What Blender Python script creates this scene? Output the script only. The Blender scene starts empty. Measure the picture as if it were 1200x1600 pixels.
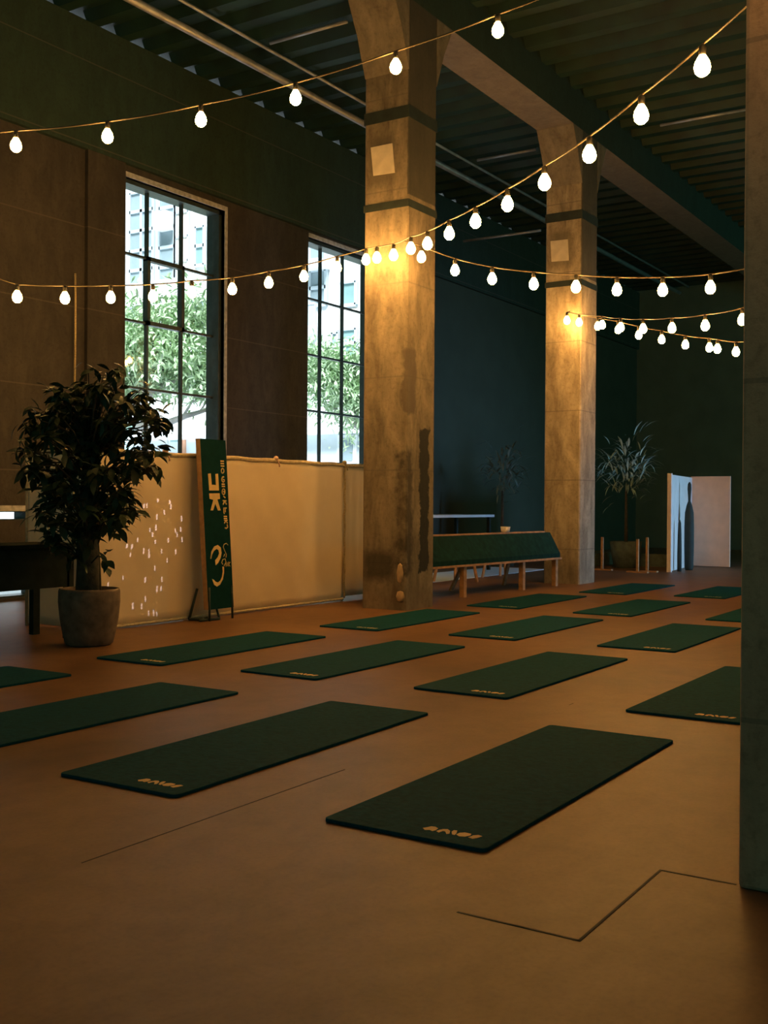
import bpy, bmesh, math, random
from mathutils import Vector, Matrix
random.seed(7)
sc = bpy.context.scene
col = sc.collection

# ------------------------------------------------------------------ camera
F_PX, EYE = 1701.0, 1.05
RT = Vector((0.5373, -0.8434, 0.0065)).normalized()
FW = Vector((0.8434, 0.5373, -0.0068)).normalized()
UP = RT.cross(FW).normalized()
cam = bpy.data.cameras.new('camera')
cam.sensor_fit = 'VERTICAL'; cam.sensor_height = 36.0
cam.lens = F_PX / 1600 * 36.0
cam.clip_start = 0.05; cam.clip_end = 200
co = bpy.data.objects.new('camera', cam); col.objects.link(co)
co.matrix_world = Matrix(((RT.x, UP.x, -FW.x, 0), (RT.y, UP.y, -FW.y, 0), (RT.z, UP.z, -FW.z, EYE), (0, 0, 0, 1)))
sc.camera = co

# ------------------------------------------------------------------ light, exposure
sc.view_settings.view_transform = 'Standard'; sc.view_settings.look = 'None'
sc.view_settings.gamma = 1.0; sc.view_settings.exposure = 0.0
sc.view_settings.use_curve_mapping = False
W = bpy.data.worlds.new('world'); sc.world = W; W.use_nodes = True
W.node_tree.nodes['Background'].inputs[0].default_value = (0.042, 0.165, 0.135, 1)
W.node_tree.nodes['Background'].inputs[1].default_value = 1.0
sun = bpy.data.lights.new('sun', 'SUN'); sun.energy = 12.0; sun.angle = math.radians(25); sun.color = (0.93, 0.97, 1.0)
so = bpy.data.objects.new('sun', sun); col.objects.link(so)
so.rotation_euler = Vector((0.55, 0.18, -0.81)).to_track_quat('-Z', 'Y').to_euler(); so.location = (-10, -10, 20)
BULB = 158.0                      # emission of the glass bulbs
BULB_RGB = (1.0, 0.49, 0.12)
day = bpy.data.lights.new('daylight', 'AREA'); day.shape = 'RECTANGLE'; day.size = 2.2; day.size_y = 2.0
day.energy = 75; day.color = (0.34, 0.60, 1.0); day.spread = math.radians(52)
do = bpy.data.objects.new('daylight', day); col.objects.link(do)
do.location = (18.2, -5.25, 1.9); do.rotation_euler = (math.radians(82), 0, math.radians(6))   # in the side window, facing +Y

teal_fill = bpy.data.lights.new('added_teal_fill', 'AREA'); teal_fill.shape = 'RECTANGLE'; teal_fill.size = 2.2; teal_fill.size_y = 2.4
teal_fill.energy = 150; teal_fill.color = (0.30, 0.90, 0.72)                              # teal fill lamp added to lift the dark back of the room
d2 = bpy.data.objects.new('added_teal_fill', teal_fill); col.objects.link(d2)
d2.location = (23.2, -5.25, 2.6); d2.rotation_euler = (math.radians(90), 0, 0)

# ------------------------------------------------------------------ helpers
def ray(u, v):
    return RT * ((u - 600) / F_PX) + UP * (-(v - 800) / F_PX) + FW
def atD(u, v, d): return Vector((0, 0, EYE)) + ray(u, v) * d
def atX(u, v, X): r = ray(u, v); return Vector((0, 0, EYE)) + r * (X / r.x)
def atY(u, v, Y): r = ray(u, v); return Vector((0, 0, EYE)) + r * (Y / r.y)

def add_box(bm, lo, hi, M=None):
    x0, y0, z0 = lo; x1, y1, z1 = hi
    P = [(x0, y0, z0), (x1, y0, z0), (x1, y1, z0), (x0, y1, z0), (x0, y0, z1), (x1, y0, z1), (x1, y1, z1), (x0, y1, z1)]
    vs = [bm.verts.new(M @ Vector(p) if M else p) for p in P]
    for f in ((0, 3, 2, 1), (4, 5, 6, 7), (0, 1, 5, 4), (1, 2, 6, 5), (2, 3, 7, 6), (3, 0, 4, 7)):
        bm.faces.new([vs[i] for i in f])
def add_prism(bm, pts, axis, a, b):
    """polygon (2 coords) extruded along axis between a and b"""
    def mk(p, t):
        return {'x': (t, p[0], p[1]), 'y': (p[0], t, p[1]), 'z': (p[0], p[1], t)}[axis]
    A = [bm.verts.new(mk(p, a)) for p in pts]; B = [bm.verts.new(mk(p, b)) for p in pts]
    n = len(pts)
    bm.faces.new(A[::-1]); bm.faces.new(B)
    for i in range(n): bm.faces.new((A[i], A[(i + 1) % n], B[(i + 1) % n], B[i]))
def add_tube(bm, pts, r, n=8, caps=True):
    pts = [Vector(p) for p in pts]; rings = []
    prev = None
    for i, p in enumerate(pts):
        t = (pts[min(i + 1, len(pts) - 1)] - pts[max(i - 1, 0)]).normalized()
        ref = prev if prev is not None else (Vector((0, 0, 1)) if abs(t.z) < .9 else Vector((1, 0, 0)))
        s = t.cross(ref)
        if s.length < 1e-5: s = t.cross(Vector((0, 1, 0)))
        s.normalize(); w = s.cross(t).normalized(); prev = w
        rr = r[i] if isinstance(r, (list, tuple)) else r
        rings.append([bm.verts.new(p + (s * math.cos(2 * math.pi * k / n) + w * math.sin(2 * math.pi * k / n)) * rr) for k in range(n)])
    for a, b in zip(rings, rings[1:]):
        for k in range(n): bm.faces.new((a[k], a[(k + 1) % n], b[(k + 1) % n], b[k]))
    if caps:
        bm.faces.new(rings[0][::-1]); bm.faces.new(rings[-1])
def add_lathe(bm, prof, n=24, c=(0, 0, 0), close_bottom=True, close_top=True):
    rings = []
    for r, z in prof:
        rings.append([bm.verts.new((c[0] + r * math.cos(2 * math.pi * k / n), c[1] + r * math.sin(2 * math.pi * k / n), c[2] + z)) for k in range(n)])
    for a, b in zip(rings, rings[1:]):
        for k in range(n): bm.faces.new((a[k], a[(k + 1) % n], b[(k + 1) % n], b[k]))
    if close_bottom: bm.faces.new(rings[0][::-1])
    if close_top: bm.faces.new(rings[-1])
def BM(): return bmesh.new()
def obj(name, bm, mat, parent=None, smooth=False, bevel=0):
    bmesh.ops.recalc_face_normals(bm, faces=bm.faces)
    me = bpy.data.meshes.new(name); bm.to_mesh(me); bm.free()
    o = bpy.data.objects.new(name, me); col.objects.link(o)
    if mat: me.materials.append(mat)
    if smooth:
        for p in me.polygons: p.use_smooth = True
    if bevel:
        md = o.modifiers.new('bevel', 'BEVEL'); md.width = bevel; md.segments = 2; md.limit_method = 'ANGLE'
    if parent: o.parent = parent
    return o
def thing(name, label, cat, loc=(0, 0, 0), rotz=0, group=None):
    o = bpy.data.objects.new(name, None); col.objects.link(o); o.empty_display_size = .1
    o.location = loc; o.rotation_euler = (0, 0, rotz)
    return tag(o, label, cat, group)
def tag(o, label, cat, group=None):
    o['label'] = label; o['category'] = cat
    if group: o['group'] = group
    return o
def struct(name, bm, mat, bevel=0):
    o = obj(name, bm, mat, bevel=bevel); o['kind'] = 'structure'; return o
def box_obj(name, lo, hi, mat, parent=None, bevel=0):
    bm = BM(); add_box(bm, lo, hi); return obj(name, bm, mat, parent, bevel=bevel)

# ------------------------------------------------------------------ materials
def mat(name, rgb, rough=.7, metal=0.0, noise=0, nscale=8, bump=0, spec=.5, two=None, coat=0):
    m = bpy.data.materials.new(name); m.use_nodes = True
    nt = m.node_tree; b = nt.nodes['Principled BSDF']
    b.inputs['Base Color'].default_value = (*rgb, 1); b.inputs['Roughness'].default_value = rough
    b.inputs['Metallic'].default_value = metal; b.inputs['Specular IOR Level'].default_value = spec
    if noise or bump:
        tc = nt.nodes.new('ShaderNodeTexCoord'); n = nt.nodes.new('ShaderNodeTexNoise')
        n.inputs['Scale'].default_value = nscale; n.inputs['Detail'].default_value = 6
        nt.links.new(tc.outputs['Object'], n.inputs['Vector'])
        if noise:
            r = nt.nodes.new('ShaderNodeValToRGB')
            r.color_ramp.elements[0].position = .3; r.color_ramp.elements[1].position = .7
            c2 = two or rgb
            r.color_ramp.elements[0].color = (*[c * (1 - noise) for c in rgb], 1)
            r.color_ramp.elements[1].color = (*[min(1, c * (1 + noise)) for c in c2], 1)
            nt.links.new(n.outputs['Fac'], r.inputs['Fac']); nt.links.new(r.outputs['Color'], b.inputs['Base Color'])
        if bump:
            bp = nt.nodes.new('ShaderNodeBump'); bp.inputs['Strength'].default_value = bump; bp.inputs['Distance'].default_value = .01
            nt.links.new(n.outputs['Fac'], bp.inputs['Height']); nt.links.new(bp.outputs['Normal'], b.inputs['Normal'])
    return m

class NT:
    """small node-graph helper"""
    def __init__(s, m):
        s.m = m; s.nt = m.node_tree; s.L = s.nt.links.new
    def n(s, t, **kw):
        x = s.nt.nodes.new(t)
        for k, v in kw.items(): setattr(x, k, v)
        return x
    def math(s, op, a, b=None, c=None):
        x = s.n('ShaderNodeMath', operation=op)
        for i, v in enumerate((a, b, c)):
            if v is None: continue
            if isinstance(v, (int, float)): x.inputs[i].default_value = v
            else: s.L(v, x.inputs[i])
        return x.outputs[0]
    def noise(s, vec, scale, detail=5, rough=.55, dist=0):
        x = s.n('ShaderNodeTexNoise'); x.inputs['Scale'].default_value = scale; x.inputs['Detail'].default_value = detail
        x.inputs['Roughness'].default_value = rough; x.inputs['Distortion'].default_value = dist
        s.L(vec, x.inputs['Vector']); return x.outputs['Fac']
    def scale(s, vec, k):
        x = s.n('ShaderNodeMapping'); x.inputs['Scale'].default_value = k; s.L(vec, x.inputs['Vector']); return x.outputs['Vector']
    def ramp(s, fac, stops):
        x = s.n('ShaderNodeValToRGB'); e = x.color_ramp.elements
        e[0].position, e[0].color = stops[0][0], (*stops[0][1], 1)
        e[1].position, e[1].color = stops[-1][0], (*stops[-1][1], 1)
        for p, c in stops[1:-1]:
            q = e.new(p); q.color = (*c, 1)
        s.L(fac, x.inputs['Fac']); return x.outputs['Color']
    def mix(s, fac, a, b, mode='MIX'):
        x = s.n('ShaderNodeMix', data_type='RGBA', blend_type=mode)
        for i, v in ((0, fac), (6, a), (7, b)):
            if isinstance(v, (int, float)): x.inputs[i].default_value = v
            elif isinstance(v, tuple): x.inputs[i].default_value = (*v, 1)
            else: s.L(v, x.inputs[i])
        return x.outputs[2]
    def boxmask(s, vec, ranges, wob, amp, soft):
        """1 inside the ranges on each axis, edges wobbled by noise"""
        sp = s.n('ShaderNodeSeparateXYZ'); s.L(vec, sp.inputs[0]); out = None
        for i, rg in enumerate(ranges):
            if rg is None: continue
            c, h = (rg[0] + rg[1]) / 2, (rg[1] - rg[0]) / 2
            d = s.math('ABSOLUTE', s.math('SUBTRACT', sp.outputs[i], c))
            d = s.math('ADD', d, s.math('MULTIPLY', s.math('SUBTRACT', wob, .5), amp))
            mr = s.n('ShaderNodeMapRange'); mr.inputs['From Min'].default_value = h + soft; mr.inputs['From Max'].default_value = h - soft
            s.L(d, mr.inputs['Value']); v = mr.outputs[0]
            out = v if out is None else s.math('MULTIPLY', out, v)
        return out

def concrete(name, lo, hi, streak=1.0, stains=(), bump=.35, rough=.85):
    m = bpy.data.materials.new(name); m.use_nodes = True; g = NT(m); b = g.nt.nodes['Principled BSDF']
    tc = g.n('ShaderNodeTexCoord').outputs['Object']
    n1 = g.noise(g.scale(tc, (1.5, 1.5, .7)), 2.4, 8, .66, .9)
    n2 = g.noise(g.scale(tc, (6, 6, 1.6)), 1.0, 8, .66, .8)
    n3 = g.noise(tc, 26, 6, .7)
    c = g.ramp(n1, [(.25, lo), (.5, tuple((a + b_) / 2 for a, b_ in zip(lo, hi))), (.75, hi)])
    c = g.mix(.55 * streak, c, g.ramp(n2, [(.3, (.38, .35, .31)), (.62, (1, 1, 1))]), 'MULTIPLY')
    c = g.mix(.5, c, g.ramp(n3, [(.34, (.55, .53, .5)), (.5, (1, 1, 1))]), 'MULTIPLY')
    # shutter-board joint lines every 0.9 m
    sp = g.n('ShaderNodeSeparateXYZ'); g.L(tc, sp.inputs[0])
    fr = g.math('ABSOLUTE', g.math('SUBTRACT', g.math('FRACT', g.math('DIVIDE', sp.outputs[2], .93)), .5))
    ln = g.math('LESS_THAN', fr, .008)
    c = g.mix(g.math('MULTIPLY', ln, .45), c, (.12, .1, .08))
    wob = g.noise(tc, 7, 5, .65)
    for ranges, rgb, amount, amp, soft in stains:
        k = g.boxmask(tc, ranges, wob, amp, soft)
        c = g.mix(g.math('MULTIPLY', k, amount), c, rgb)
    g.L(c, b.inputs['Base Color']); b.inputs['Roughness'].default_value = rough
    bp = g.n('ShaderNodeBump'); bp.inputs['Strength'].default_value = bump; bp.inputs['Distance'].default_value = .012
    g.L(g.math('ADD', n3, n2), bp.inputs['Height']); g.L(bp.outputs['Normal'], b.inputs['Normal'])
    return m

def floor_mat():
    m = bpy.data.materials.new('polished_concrete_floor'); m.use_nodes = True; g = NT(m); b = g.nt.nodes['Principled BSDF']
    tc = g.n('ShaderNodeTexCoord').outputs['Object']
    n1 = g.noise(g.scale(tc, (.5, .8, 1)), 1.3, 8, .6, .7)
    n2 = g.noise(tc, 5, 8, .65, .4)
    n3 = g.noise(tc, 60, 4, .6)
    c = g.ramp(n1, [(.26, (.125, .066, .036)), (.5, (.200, .107, .056)), (.74, (.270, .147, .077))])
    c = g.mix(.5, c, g.ramp(n2, [(.3, (.62, .6, .57)), (.6, (1, 1, 1))]), 'MULTIPLY')
    c = g.mix(.25, c, g.ramp(n3, [(.35, (.6, .6, .6)), (.55, (1, 1, 1))]), 'MULTIPLY')
    g.L(c, b.inputs['Base Color'])
    r = g.math('ADD', g.math('MULTIPLY', n1, .14), .40); g.L(r, b.inputs['Roughness'])
    b.inputs['Specular IOR Level'].default_value = .17
    bp = g.n('ShaderNodeBump'); bp.inputs['Strength'].default_value = .10; bp.inputs['Distance'].default_value = .01
    g.L(g.noise(tc, 9, 4, .5), bp.inputs['Height']); g.L(bp.outputs['Normal'], b.inputs['Normal'])
    return m

def canvas_mat():
    m = bpy.data.materials.new('canvas_cloth'); m.use_nodes = True; g = NT(m)
    b = g.nt.nodes['Principled BSDF']; out = g.nt.nodes['Material Output']
    tc = g.n('ShaderNodeTexCoord').outputs['Object']
    n = g.noise(tc, 3, 6, .6); w = g.noise(g.scale(tc, (120, 120, 120)), 1, 2)
    c = g.ramp(n, [(.3, (.84, .70, .50)), (.7, (.92, .78, .57))])
    g.L(c, b.inputs['Base Color']); b.inputs['Roughness'].default_value = .95; b.inputs['Specular IOR Level'].default_value = .1
    bp = g.n('ShaderNodeBump'); bp.inputs['Strength'].default_value = .15; bp.inputs['Distance'].default_value = .004
    g.L(w, bp.inputs['Height']); g.L(bp.outputs['Normal'], b.inputs['Normal'])
    t = g.n('ShaderNodeBsdfTranslucent'); t.inputs[0].default_value = (.95, .87, .74, 1)
    mx = g.n('ShaderNodeMixShader'); mx.inputs[0].default_value = .27
    g.L(b.outputs[0], mx.inputs[1]); g.L(t.outputs[0], mx.inputs[2]); g.L(mx.outputs[0], out.inputs['Surface'])
    return m
def glass_mat():
    m = bpy.data.materials.new('window_glass'); m.use_nodes = True; g = NT(m)
    out = g.nt.nodes['Material Output']
    t = g.n('ShaderNodeBsdfTransparent'); t.inputs[0].default_value = (.94, .97, .97, 1)
    gl = g.n('ShaderNodeBsdfGlossy'); gl.inputs['Roughness'].default_value = .03
    mx = g.n('ShaderNodeMixShader'); mx.inputs[0].default_value = .05
    g.L(t.outputs[0], mx.inputs[1]); g.L(gl.outputs[0], mx.inputs[2]); g.L(mx.outputs[0], out.inputs['Surface'])
    return m
def emit(name, rgb, s):
    m = bpy.data.materials.new(name); m.use_nodes = True; b = m.node_tree.nodes['Principled BSDF']
    b.inputs['Base Color'].default_value = (.8, .6, .4, 1)
    b.inputs['Emission Color'].default_value = (*rgb, 1); b.inputs['Emission Strength'].default_value = s
    return m

CONC_LO, CONC_HI = (.125, .104, .074), (.345, .285, .20)
M_FLOOR = floor_mat()
M_PIER = concrete('wall_concrete', (.031, .029, .025), (.070, .061, .050), .8)
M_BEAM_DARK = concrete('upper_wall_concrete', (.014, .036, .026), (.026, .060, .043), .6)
M_CEIL = mat('ceiling_deck', (.009, .038, .030), .6, .0, .35, 3, .1)
M_BEAM = concrete('beam_concrete', (.15, .125, .09), (.28, .24, .17), .8)
M_BACK = mat('back_wall_paint', (.095, .17, .14), .8, 0, .12, 2)
M_FARWALL = mat('far_wall_paint', (.042, .060, .042), .8, 0, .12, 2)
M_BLACK = mat('black_band', (.02, .03, .026), .6, 0, .3, 10)
M_STEEL = mat('window_steel', (.030, .045, .045), .45, .0, .3, 12)
M_TRIM = mat('plaster_edge', (.45, .46, .46), .8, 0, .3, 20)
M_GLASS = glass_mat()
M_CANVAS = canvas_mat()
M_HEM = mat('canvas_hem', (.50, .42, .28), .9, 0, .2, 30)
M_ROPE = mat('tie_cord', (.55, .43, .22), .9, 0, .3, 60, .3)
M_TIE = mat('pink_tie', (.70, .45, .36), .9, 0, .2, 40)
M_MAT = mat('mat_rubber', (.0045, .056, .078), .85, 0, .18, 40, .25, spec=.06)
M_LOGO = mat('mat_print', (.62, .44, .20), .7, 0, .1, 30)
M_PAPER = mat('paper', (.60, .53, .42), .9, 0, .12, 9)
M_PLASTER = mat('plaster_patch', (.42, .30, .18), .9, 0, .15, 20)
M_POT = mat('pot_clay', (.16, .115, .085), .8, 0, .35, 14, .3)
M_SOIL = mat('soil', (.03, .025, .018), .95, 0, .4, 40, .5)
M_BARK = mat('bark', (.06, .055, .038), .9, 0, .4, 25, .6)
M_LEAF = mat('houseplant_leaf', (.022, .045, .022), .5, 0, .35, 6, spec=.35)
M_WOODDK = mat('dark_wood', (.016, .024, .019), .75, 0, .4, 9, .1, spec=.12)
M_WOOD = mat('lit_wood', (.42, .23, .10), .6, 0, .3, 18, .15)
M_PAD = mat('black_cushion', (.006, .036, .036), .85, 0, .3, 14, spec=.1)
M_BOARD = mat('sign_board_face', (.005, .034, .034), .9, 0, .15, 16, spec=.05)
M_BOARDEDGE = mat('sign_board_edge', (.50, .30, .14), .7, 0, .2, 20)
M_PRINT = mat('sign_print', (.72, .52, .22), .7, 0, .06, 30)
M_IRON = mat('iron_stand', (.025, .045, .038), .5, .2, .2, 20)
M_WHITE = mat('white_board', (.72, .70, .66), .8, 0, .06, 6)
M_PIPE = mat('steel_pipe', (.42, .44, .46), .42, .55, .2, 8)
M_CABLE = mat('light_cable', (.085, .066, .038), .6, 0, .1, 30)
M_SOCKET = mat('lamp_socket', (.03, .028, .02), .6, 0, .1, 30)
M_BULB = emit('bulb_glass', BULB_RGB, BULB)
M_SHADOW_FIG = mat('shadow_figure', (.016, .030, .026), .8, 0, .2, 9)
M_POTDK = mat('planter_dark', (.10, .13, .10), .8, 0, .3, 12)
M_FAC = mat('facade_plaster', (.86, .88, .90), .9, 0, .05, 2)
M_FACCREAM = mat('facade_cream', (.88, .80, .70), .9, 0, .05, 2)
M_FACPANE = mat('facade_pane', (.32, .40, .44), .35, 0, .12, .7)
M_FACTEAL = mat('facade_teal_pane', (.28, .44, .44), .35, 0, .15, .9)
M_FACBAR = mat('facade_bar', (.56, .64, .70), .7)
M_ROOF = mat('low_roof', (.84, .88, .92), .8, 0, .08, 1)
M_SHED = mat('shed_wall', (.72, .78, .82), .85, 0, .1, 1)
M_BRICK = mat('warm_panel', (.75, .38, .24), .85, 0, .2, 2)
M_TREELEAF = mat('street_tree_leaf', (.42, .60, .36), .6, 0, .35, .9, two=(.55, .70, .46))
M_TREEBARK = mat('street_tree_bark', (.55, .53, .52), .9, 0, .3, 8)
M_PAVE = mat('pavement', (.62, .66, .70), .9, 0, .1, 2)

# ------------------------------------------------------------------ shell
YW = 9.55                    # inner face of the window wall
CEIL = 6.5
bm = BM(); add_box(bm, (-3, -5.4, -.2), (27.3, YW + .3, 0)); struct('floor', bm, M_FLOOR)
bm = BM(); add_box(bm, (-14, -14, CEIL + .12), (28, YW + .3, CEIL + .35))
x = -2.0
while x < 27:                                    # ribs of the deck run across the room
    add_prism(bm, [(x, CEIL + .12), (x + .06, CEIL), (x + .20, CEIL), (x + .26, CEIL + .12)], 'y', -5.4, YW)
    x += .46
struct('ceiling', bm, M_CEIL)
bm = BM(); add_box(bm, (27, -5.4, 0), (27.3, YW + .3, CEIL + .12)); struct('wall_back', bm, M_BACK)
# wall on the right with a far window and an opening added for light
bm = BM()
for lo, hi in (((8, -5.4, 0), (17.0, -5.15, CEIL)), ((19.4, -5.4, 0), (22.0, -5.15, CEIL)), ((24.4, -5.4, 0), (27, -5.15, CEIL)), ((22.0, -5.4, 0), (24.4, -5.15, 1.3)), ((22.0, -5.4, 3.9), (24.4, -5.15, CEIL)), ((17.0, -5.4, 0), (19.4, -5.15, .8)), ((17.0, -5.4, 3.0), (19.4, -5.15, CEIL))):
    add_box(bm, lo, hi)
struct('wall_right', bm, M_BACK)

# window wall: openings (x0, x1, z0, z1)
W1 = (9.20, 11.02, .85, 4.92); W2 = (12.88, 14.70, .85, 4.97); DR = (14.98, 16.25, 0.0, 2.35); LW = (6.9, 8.0, .03, .48); HW = (6.9, 7.9, .86, .955)
def wall_cells(ops, x0, x1, z0, z1):
    xs = sorted({x0, x1, *[o[0] for o in ops], *[o[1] for o in ops]}); zs = sorted({z0, z1, *[o[2] for o in ops], *[o[3] for o in ops]})
    for a, b in zip(xs, xs[1:]):
        for c, d in zip(zs, zs[1:]):
            mx, mz = (a + b) / 2, (c + d) / 2
            if not any(o[0] < mx < o[1] and o[2] < mz < o[3] for o in ops): yield a, b, c, d
TOPZ = 5.06
bm = BM()
for a, b, c, d in wall_cells([W1, W2, DR, LW, HW], 3.0, 16.6, 0.0, TOPZ): add_box(bm, (a, YW, c), (b, YW + .30, d))
add_box(bm, (8.62, YW - .05, .0), (9.20, YW, TOPZ))         # pilaster left of the first window
bmesh.ops.remove_doubles(bm, verts=bm.verts, dist=1e-5)
struct('wall_left', bm, M_PIER)
bm = BM(); add_box(bm, (16.6, YW, 0), (27.0, YW + .3, TOPZ)); struct('wall_far', bm, M_FARWALL)
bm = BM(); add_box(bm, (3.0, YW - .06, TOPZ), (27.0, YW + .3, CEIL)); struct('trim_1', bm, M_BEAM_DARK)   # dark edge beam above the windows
# cross beams of the column row
bm = BM(); add_box(bm, (-3, 5.6, 6.05), (27, 6.12, CEIL + .1)); bo = struct('trim_2', bm, M_BEAM_DARK); bo.data.materials.append(M_BEAM)      # sides coloured dark for their shade, soffit as lit
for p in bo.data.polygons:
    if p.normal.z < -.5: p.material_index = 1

def window(name, o, bars_x, bars_z, sash=None, q=.05):
    x0, x1, z0, z1 = o
    yg = YW + .16
    bm = BM(); t = .09
    for lo, hi in (((x1 - q - .005, YW + .05, z0), (x1, YW + .26, z1)), ((x0, YW + .05, z0), (x0 + .03, YW + .26, z1)), ((x0, YW + .05, z1 - q), (x1, YW + .26, z1)), ((x0, YW + .05, z0), (x1, YW + .26, z0 + q))):
        add_box(bm, lo, hi)
    fr = struct(name, bm, M_STEEL)
    bm = BM()
    for lo, hi in (((x1, YW - .012, z0), (x1 + .05, YW + .06, z1 + .06)), ((x0, YW - .012, z1), (x1, YW + .06, z1 + .06))): add_box(bm, lo, hi)
    obj('plaster_edge', bm, M_TRIM, fr)
    bm = BM(); s = .014
    for bx in bars_x: add_box(bm, (bx - s, yg - .02, z0 + .04), (bx + s, yg + .03, z1 - .04))
    for bz in bars_z: add_box(bm, (x0 + .02, yg - .018, bz - s), (x1 - .04, yg + .028, bz + s))
    obj('glazing_bar', bm, M_STEEL, fr)
    if sash:
        a, b, c, d = sash; bm = BM(); w = .05
        for lo, hi in (((a, yg - .04, c), (a + w, yg + .04, d)), ((b - w, yg - .04, c), (b, yg + .04, d)), ((a, yg - .04, c), (b, yg + .04, c + w)), ((a, yg - .04, d - w), (b, yg + .04, d))): add_box(bm, lo, hi)
        obj('opening_sash', bm, M_STEEL, fr)
    box_obj('pane', (x0 + .01, yg + .002, z0 + .01), (x1 - .01, yg + .008, z1 - .01), M_GLASS, fr)
    return fr
window('window_1', W1, (9.76, 10.37), (1.65, 2.455, 3.265, 4.065), (9.735, 10.395, 3.245, 4.085))
window('window_2', W2, (13.40, 13.99), (1.63, 2.45, 3.285, 4.12))
window('added_door', DR, (15.6,), (1.0,))  # unseen glazed door, added so daylight reaches the floor behind the bench
window('window_3', LW, (), (), None, .02)
window('window_4', HW, (), (), None, .01)

# ------------------------------------------------------------------ concrete columns
def column(name, x0, label, stains, k=1.0):  # stains: drip stains and the shade coloured into the upper faces
    x1, y0, y1 = x0 + .55, 5.6, 6.12
    r = thing(name, label, 'column', ((x0 + x1) / 2, (y0 + y1) / 2, 0), 0, 'concrete columns')
    cx, cy = (x0 + x1) / 2, (y0 + y1) / 2
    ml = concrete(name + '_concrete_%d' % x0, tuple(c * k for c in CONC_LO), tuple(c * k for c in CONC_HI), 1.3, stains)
    bm = BM(); hx, hy = .275, .26; nz = 60
    prof = [(-hx, -hy + .015), (-hx + .015, -hy), (hx - .015, -hy), (hx, -hy + .015), (hx, hy - .015), (hx - .015, hy), (-hx + .015, hy), (-hx, hy - .015)]
    add_prism(bm, prof, 'z', 0, 6.05)
    obj('shaft', bm, ml, r)
    bm = BM()                                                # haunches up to the beam
    add_prism(bm, [(-hx, 5.35), (-hx, 6.05), (-.60, 6.05), (-.42, 5.72)], 'y', -hy, hy)
    add_prism(bm, [(hx, 5.35), (.42, 5.72), (.60, 6.05), (hx, 6.05)], 'y', -hy, hy)
    obj('haunch', bm, M_BEAM, r)
    for za, zb in ((4.0, 4.075), (4.88, 5.0)):
        bm = BM(); t = .006
        for lo, hi in (((-hx - t, -hy - t, za), (-hx, hy + t, zb)), ((-hx, -hy - t, za), (hx + t, -hy, zb)), ((hx, -hy, za), (hx + t, hy + t, zb)), ((-hx, hy, za), (hx, hy + t, zb))): add_box(bm, lo, hi)
        obj('painted_band', bm, M_BLACK, r)
    return r
# object coordinates of a shaft: x -.275 faces the camera's left, y -.26 faces its right
stain_shade_near = [
    ((( -.6, .6), (-.8, -.247), (4.12, 6.9)), (.04, .042, .034), .85, .02, .006),  # upper right-hand face darkened for the light it lacks
    ((( -.4, -.10), (-.4, -.2), (1.95, 2.6)), (.085, .07, .055), .8, .14, .02),
    (((-.02, .165), (-.4, -.2), (.38, 1.82)), (.010, .012, .010), .96, .2, .010),
    ((( -.28, -.16), (-.4, -.14), (.35, 1.6)), (.03, .027, .02), .8, .2, .03),
    ((( -.4, -.2), (-.13, .24), (.30, .58)), (.03, .028, .022), .8, .12, .05),
    ((( -.3, .3), (-.3, .3), (.0, .20)), (.15, .11, .08), .5, .25, .08),
    ((( -.4, -.2), (-.08, .17), (4.25, 4.75)), (.10, .085, .06), .65, .12, .05),
]
stain_shade_far = [
    ((( -.6, .6), (-.8, -.247), (4.12, 6.9)), (.04, .042, .034), .85, .02, .006),  # unlit upper face put into the colour here too
    ((( -.4, -.2), (-.14, .17), (4.25, 4.75)), (.11, .095, .065), .6, .12, .05),
    ((( -.3, .3), (-.3, .3), (.0, .45)), (.14, .12, .09), .5, .25, .15),
]
column('concrete_column', 9.20, 'nearer concrete column with dark drip stains, where the strings of bulbs meet', stain_shade_near)
column('concrete_column', 13.65, 'farther concrete column rising behind the right end of the black bench', stain_shade_far, 1.7)
# stub of scraped plaster on the near column's corner
bm = BM(); add_lathe(bm, [(.001, -.055), (.035, -.045), (.05, 0), (.035, .045), (.001, .055)], 12, (0, 0, 0))
for v in bm.verts: v.co.x *= .35
o = obj('plaster_patch', bm, M_PLASTER, None, True); o.location = (9.197, 5.66, .14)
o.parent = bpy.data.objects['concrete_column']; o.location = o.location - Vector((9.475, 5.86, 0))
bm = BM(); add_lathe(bm, [(.001, -.10), (.03, -.08), (.04, 0), (.025, .08), (.001, .10)], 12, (0, 0, 0))
for v in bm.verts: v.co.x *= .35
o = obj('plaster_patch', bm, M_PLASTER, bpy.data.objects['concrete_column'], True); o.location = Vector((9.197, 5.665, .37)) - Vector((9.475, 5.86, 0))

M_PILLAR = concrete('pillar_concrete', (.42, .26, .17), (.60, .39, .26), .6)
bm = BM(); add_box(bm, (-.3, -.29, 0), (.3, .29, CEIL + .1))
o = obj('concrete_pillar', bm, M_PILLAR, bevel=.012); o.location = (3.35, .49, 0)
tag(o, 'shadowy concrete pillar standing closest, cut off by the right edge of the photo', 'column')

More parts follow.
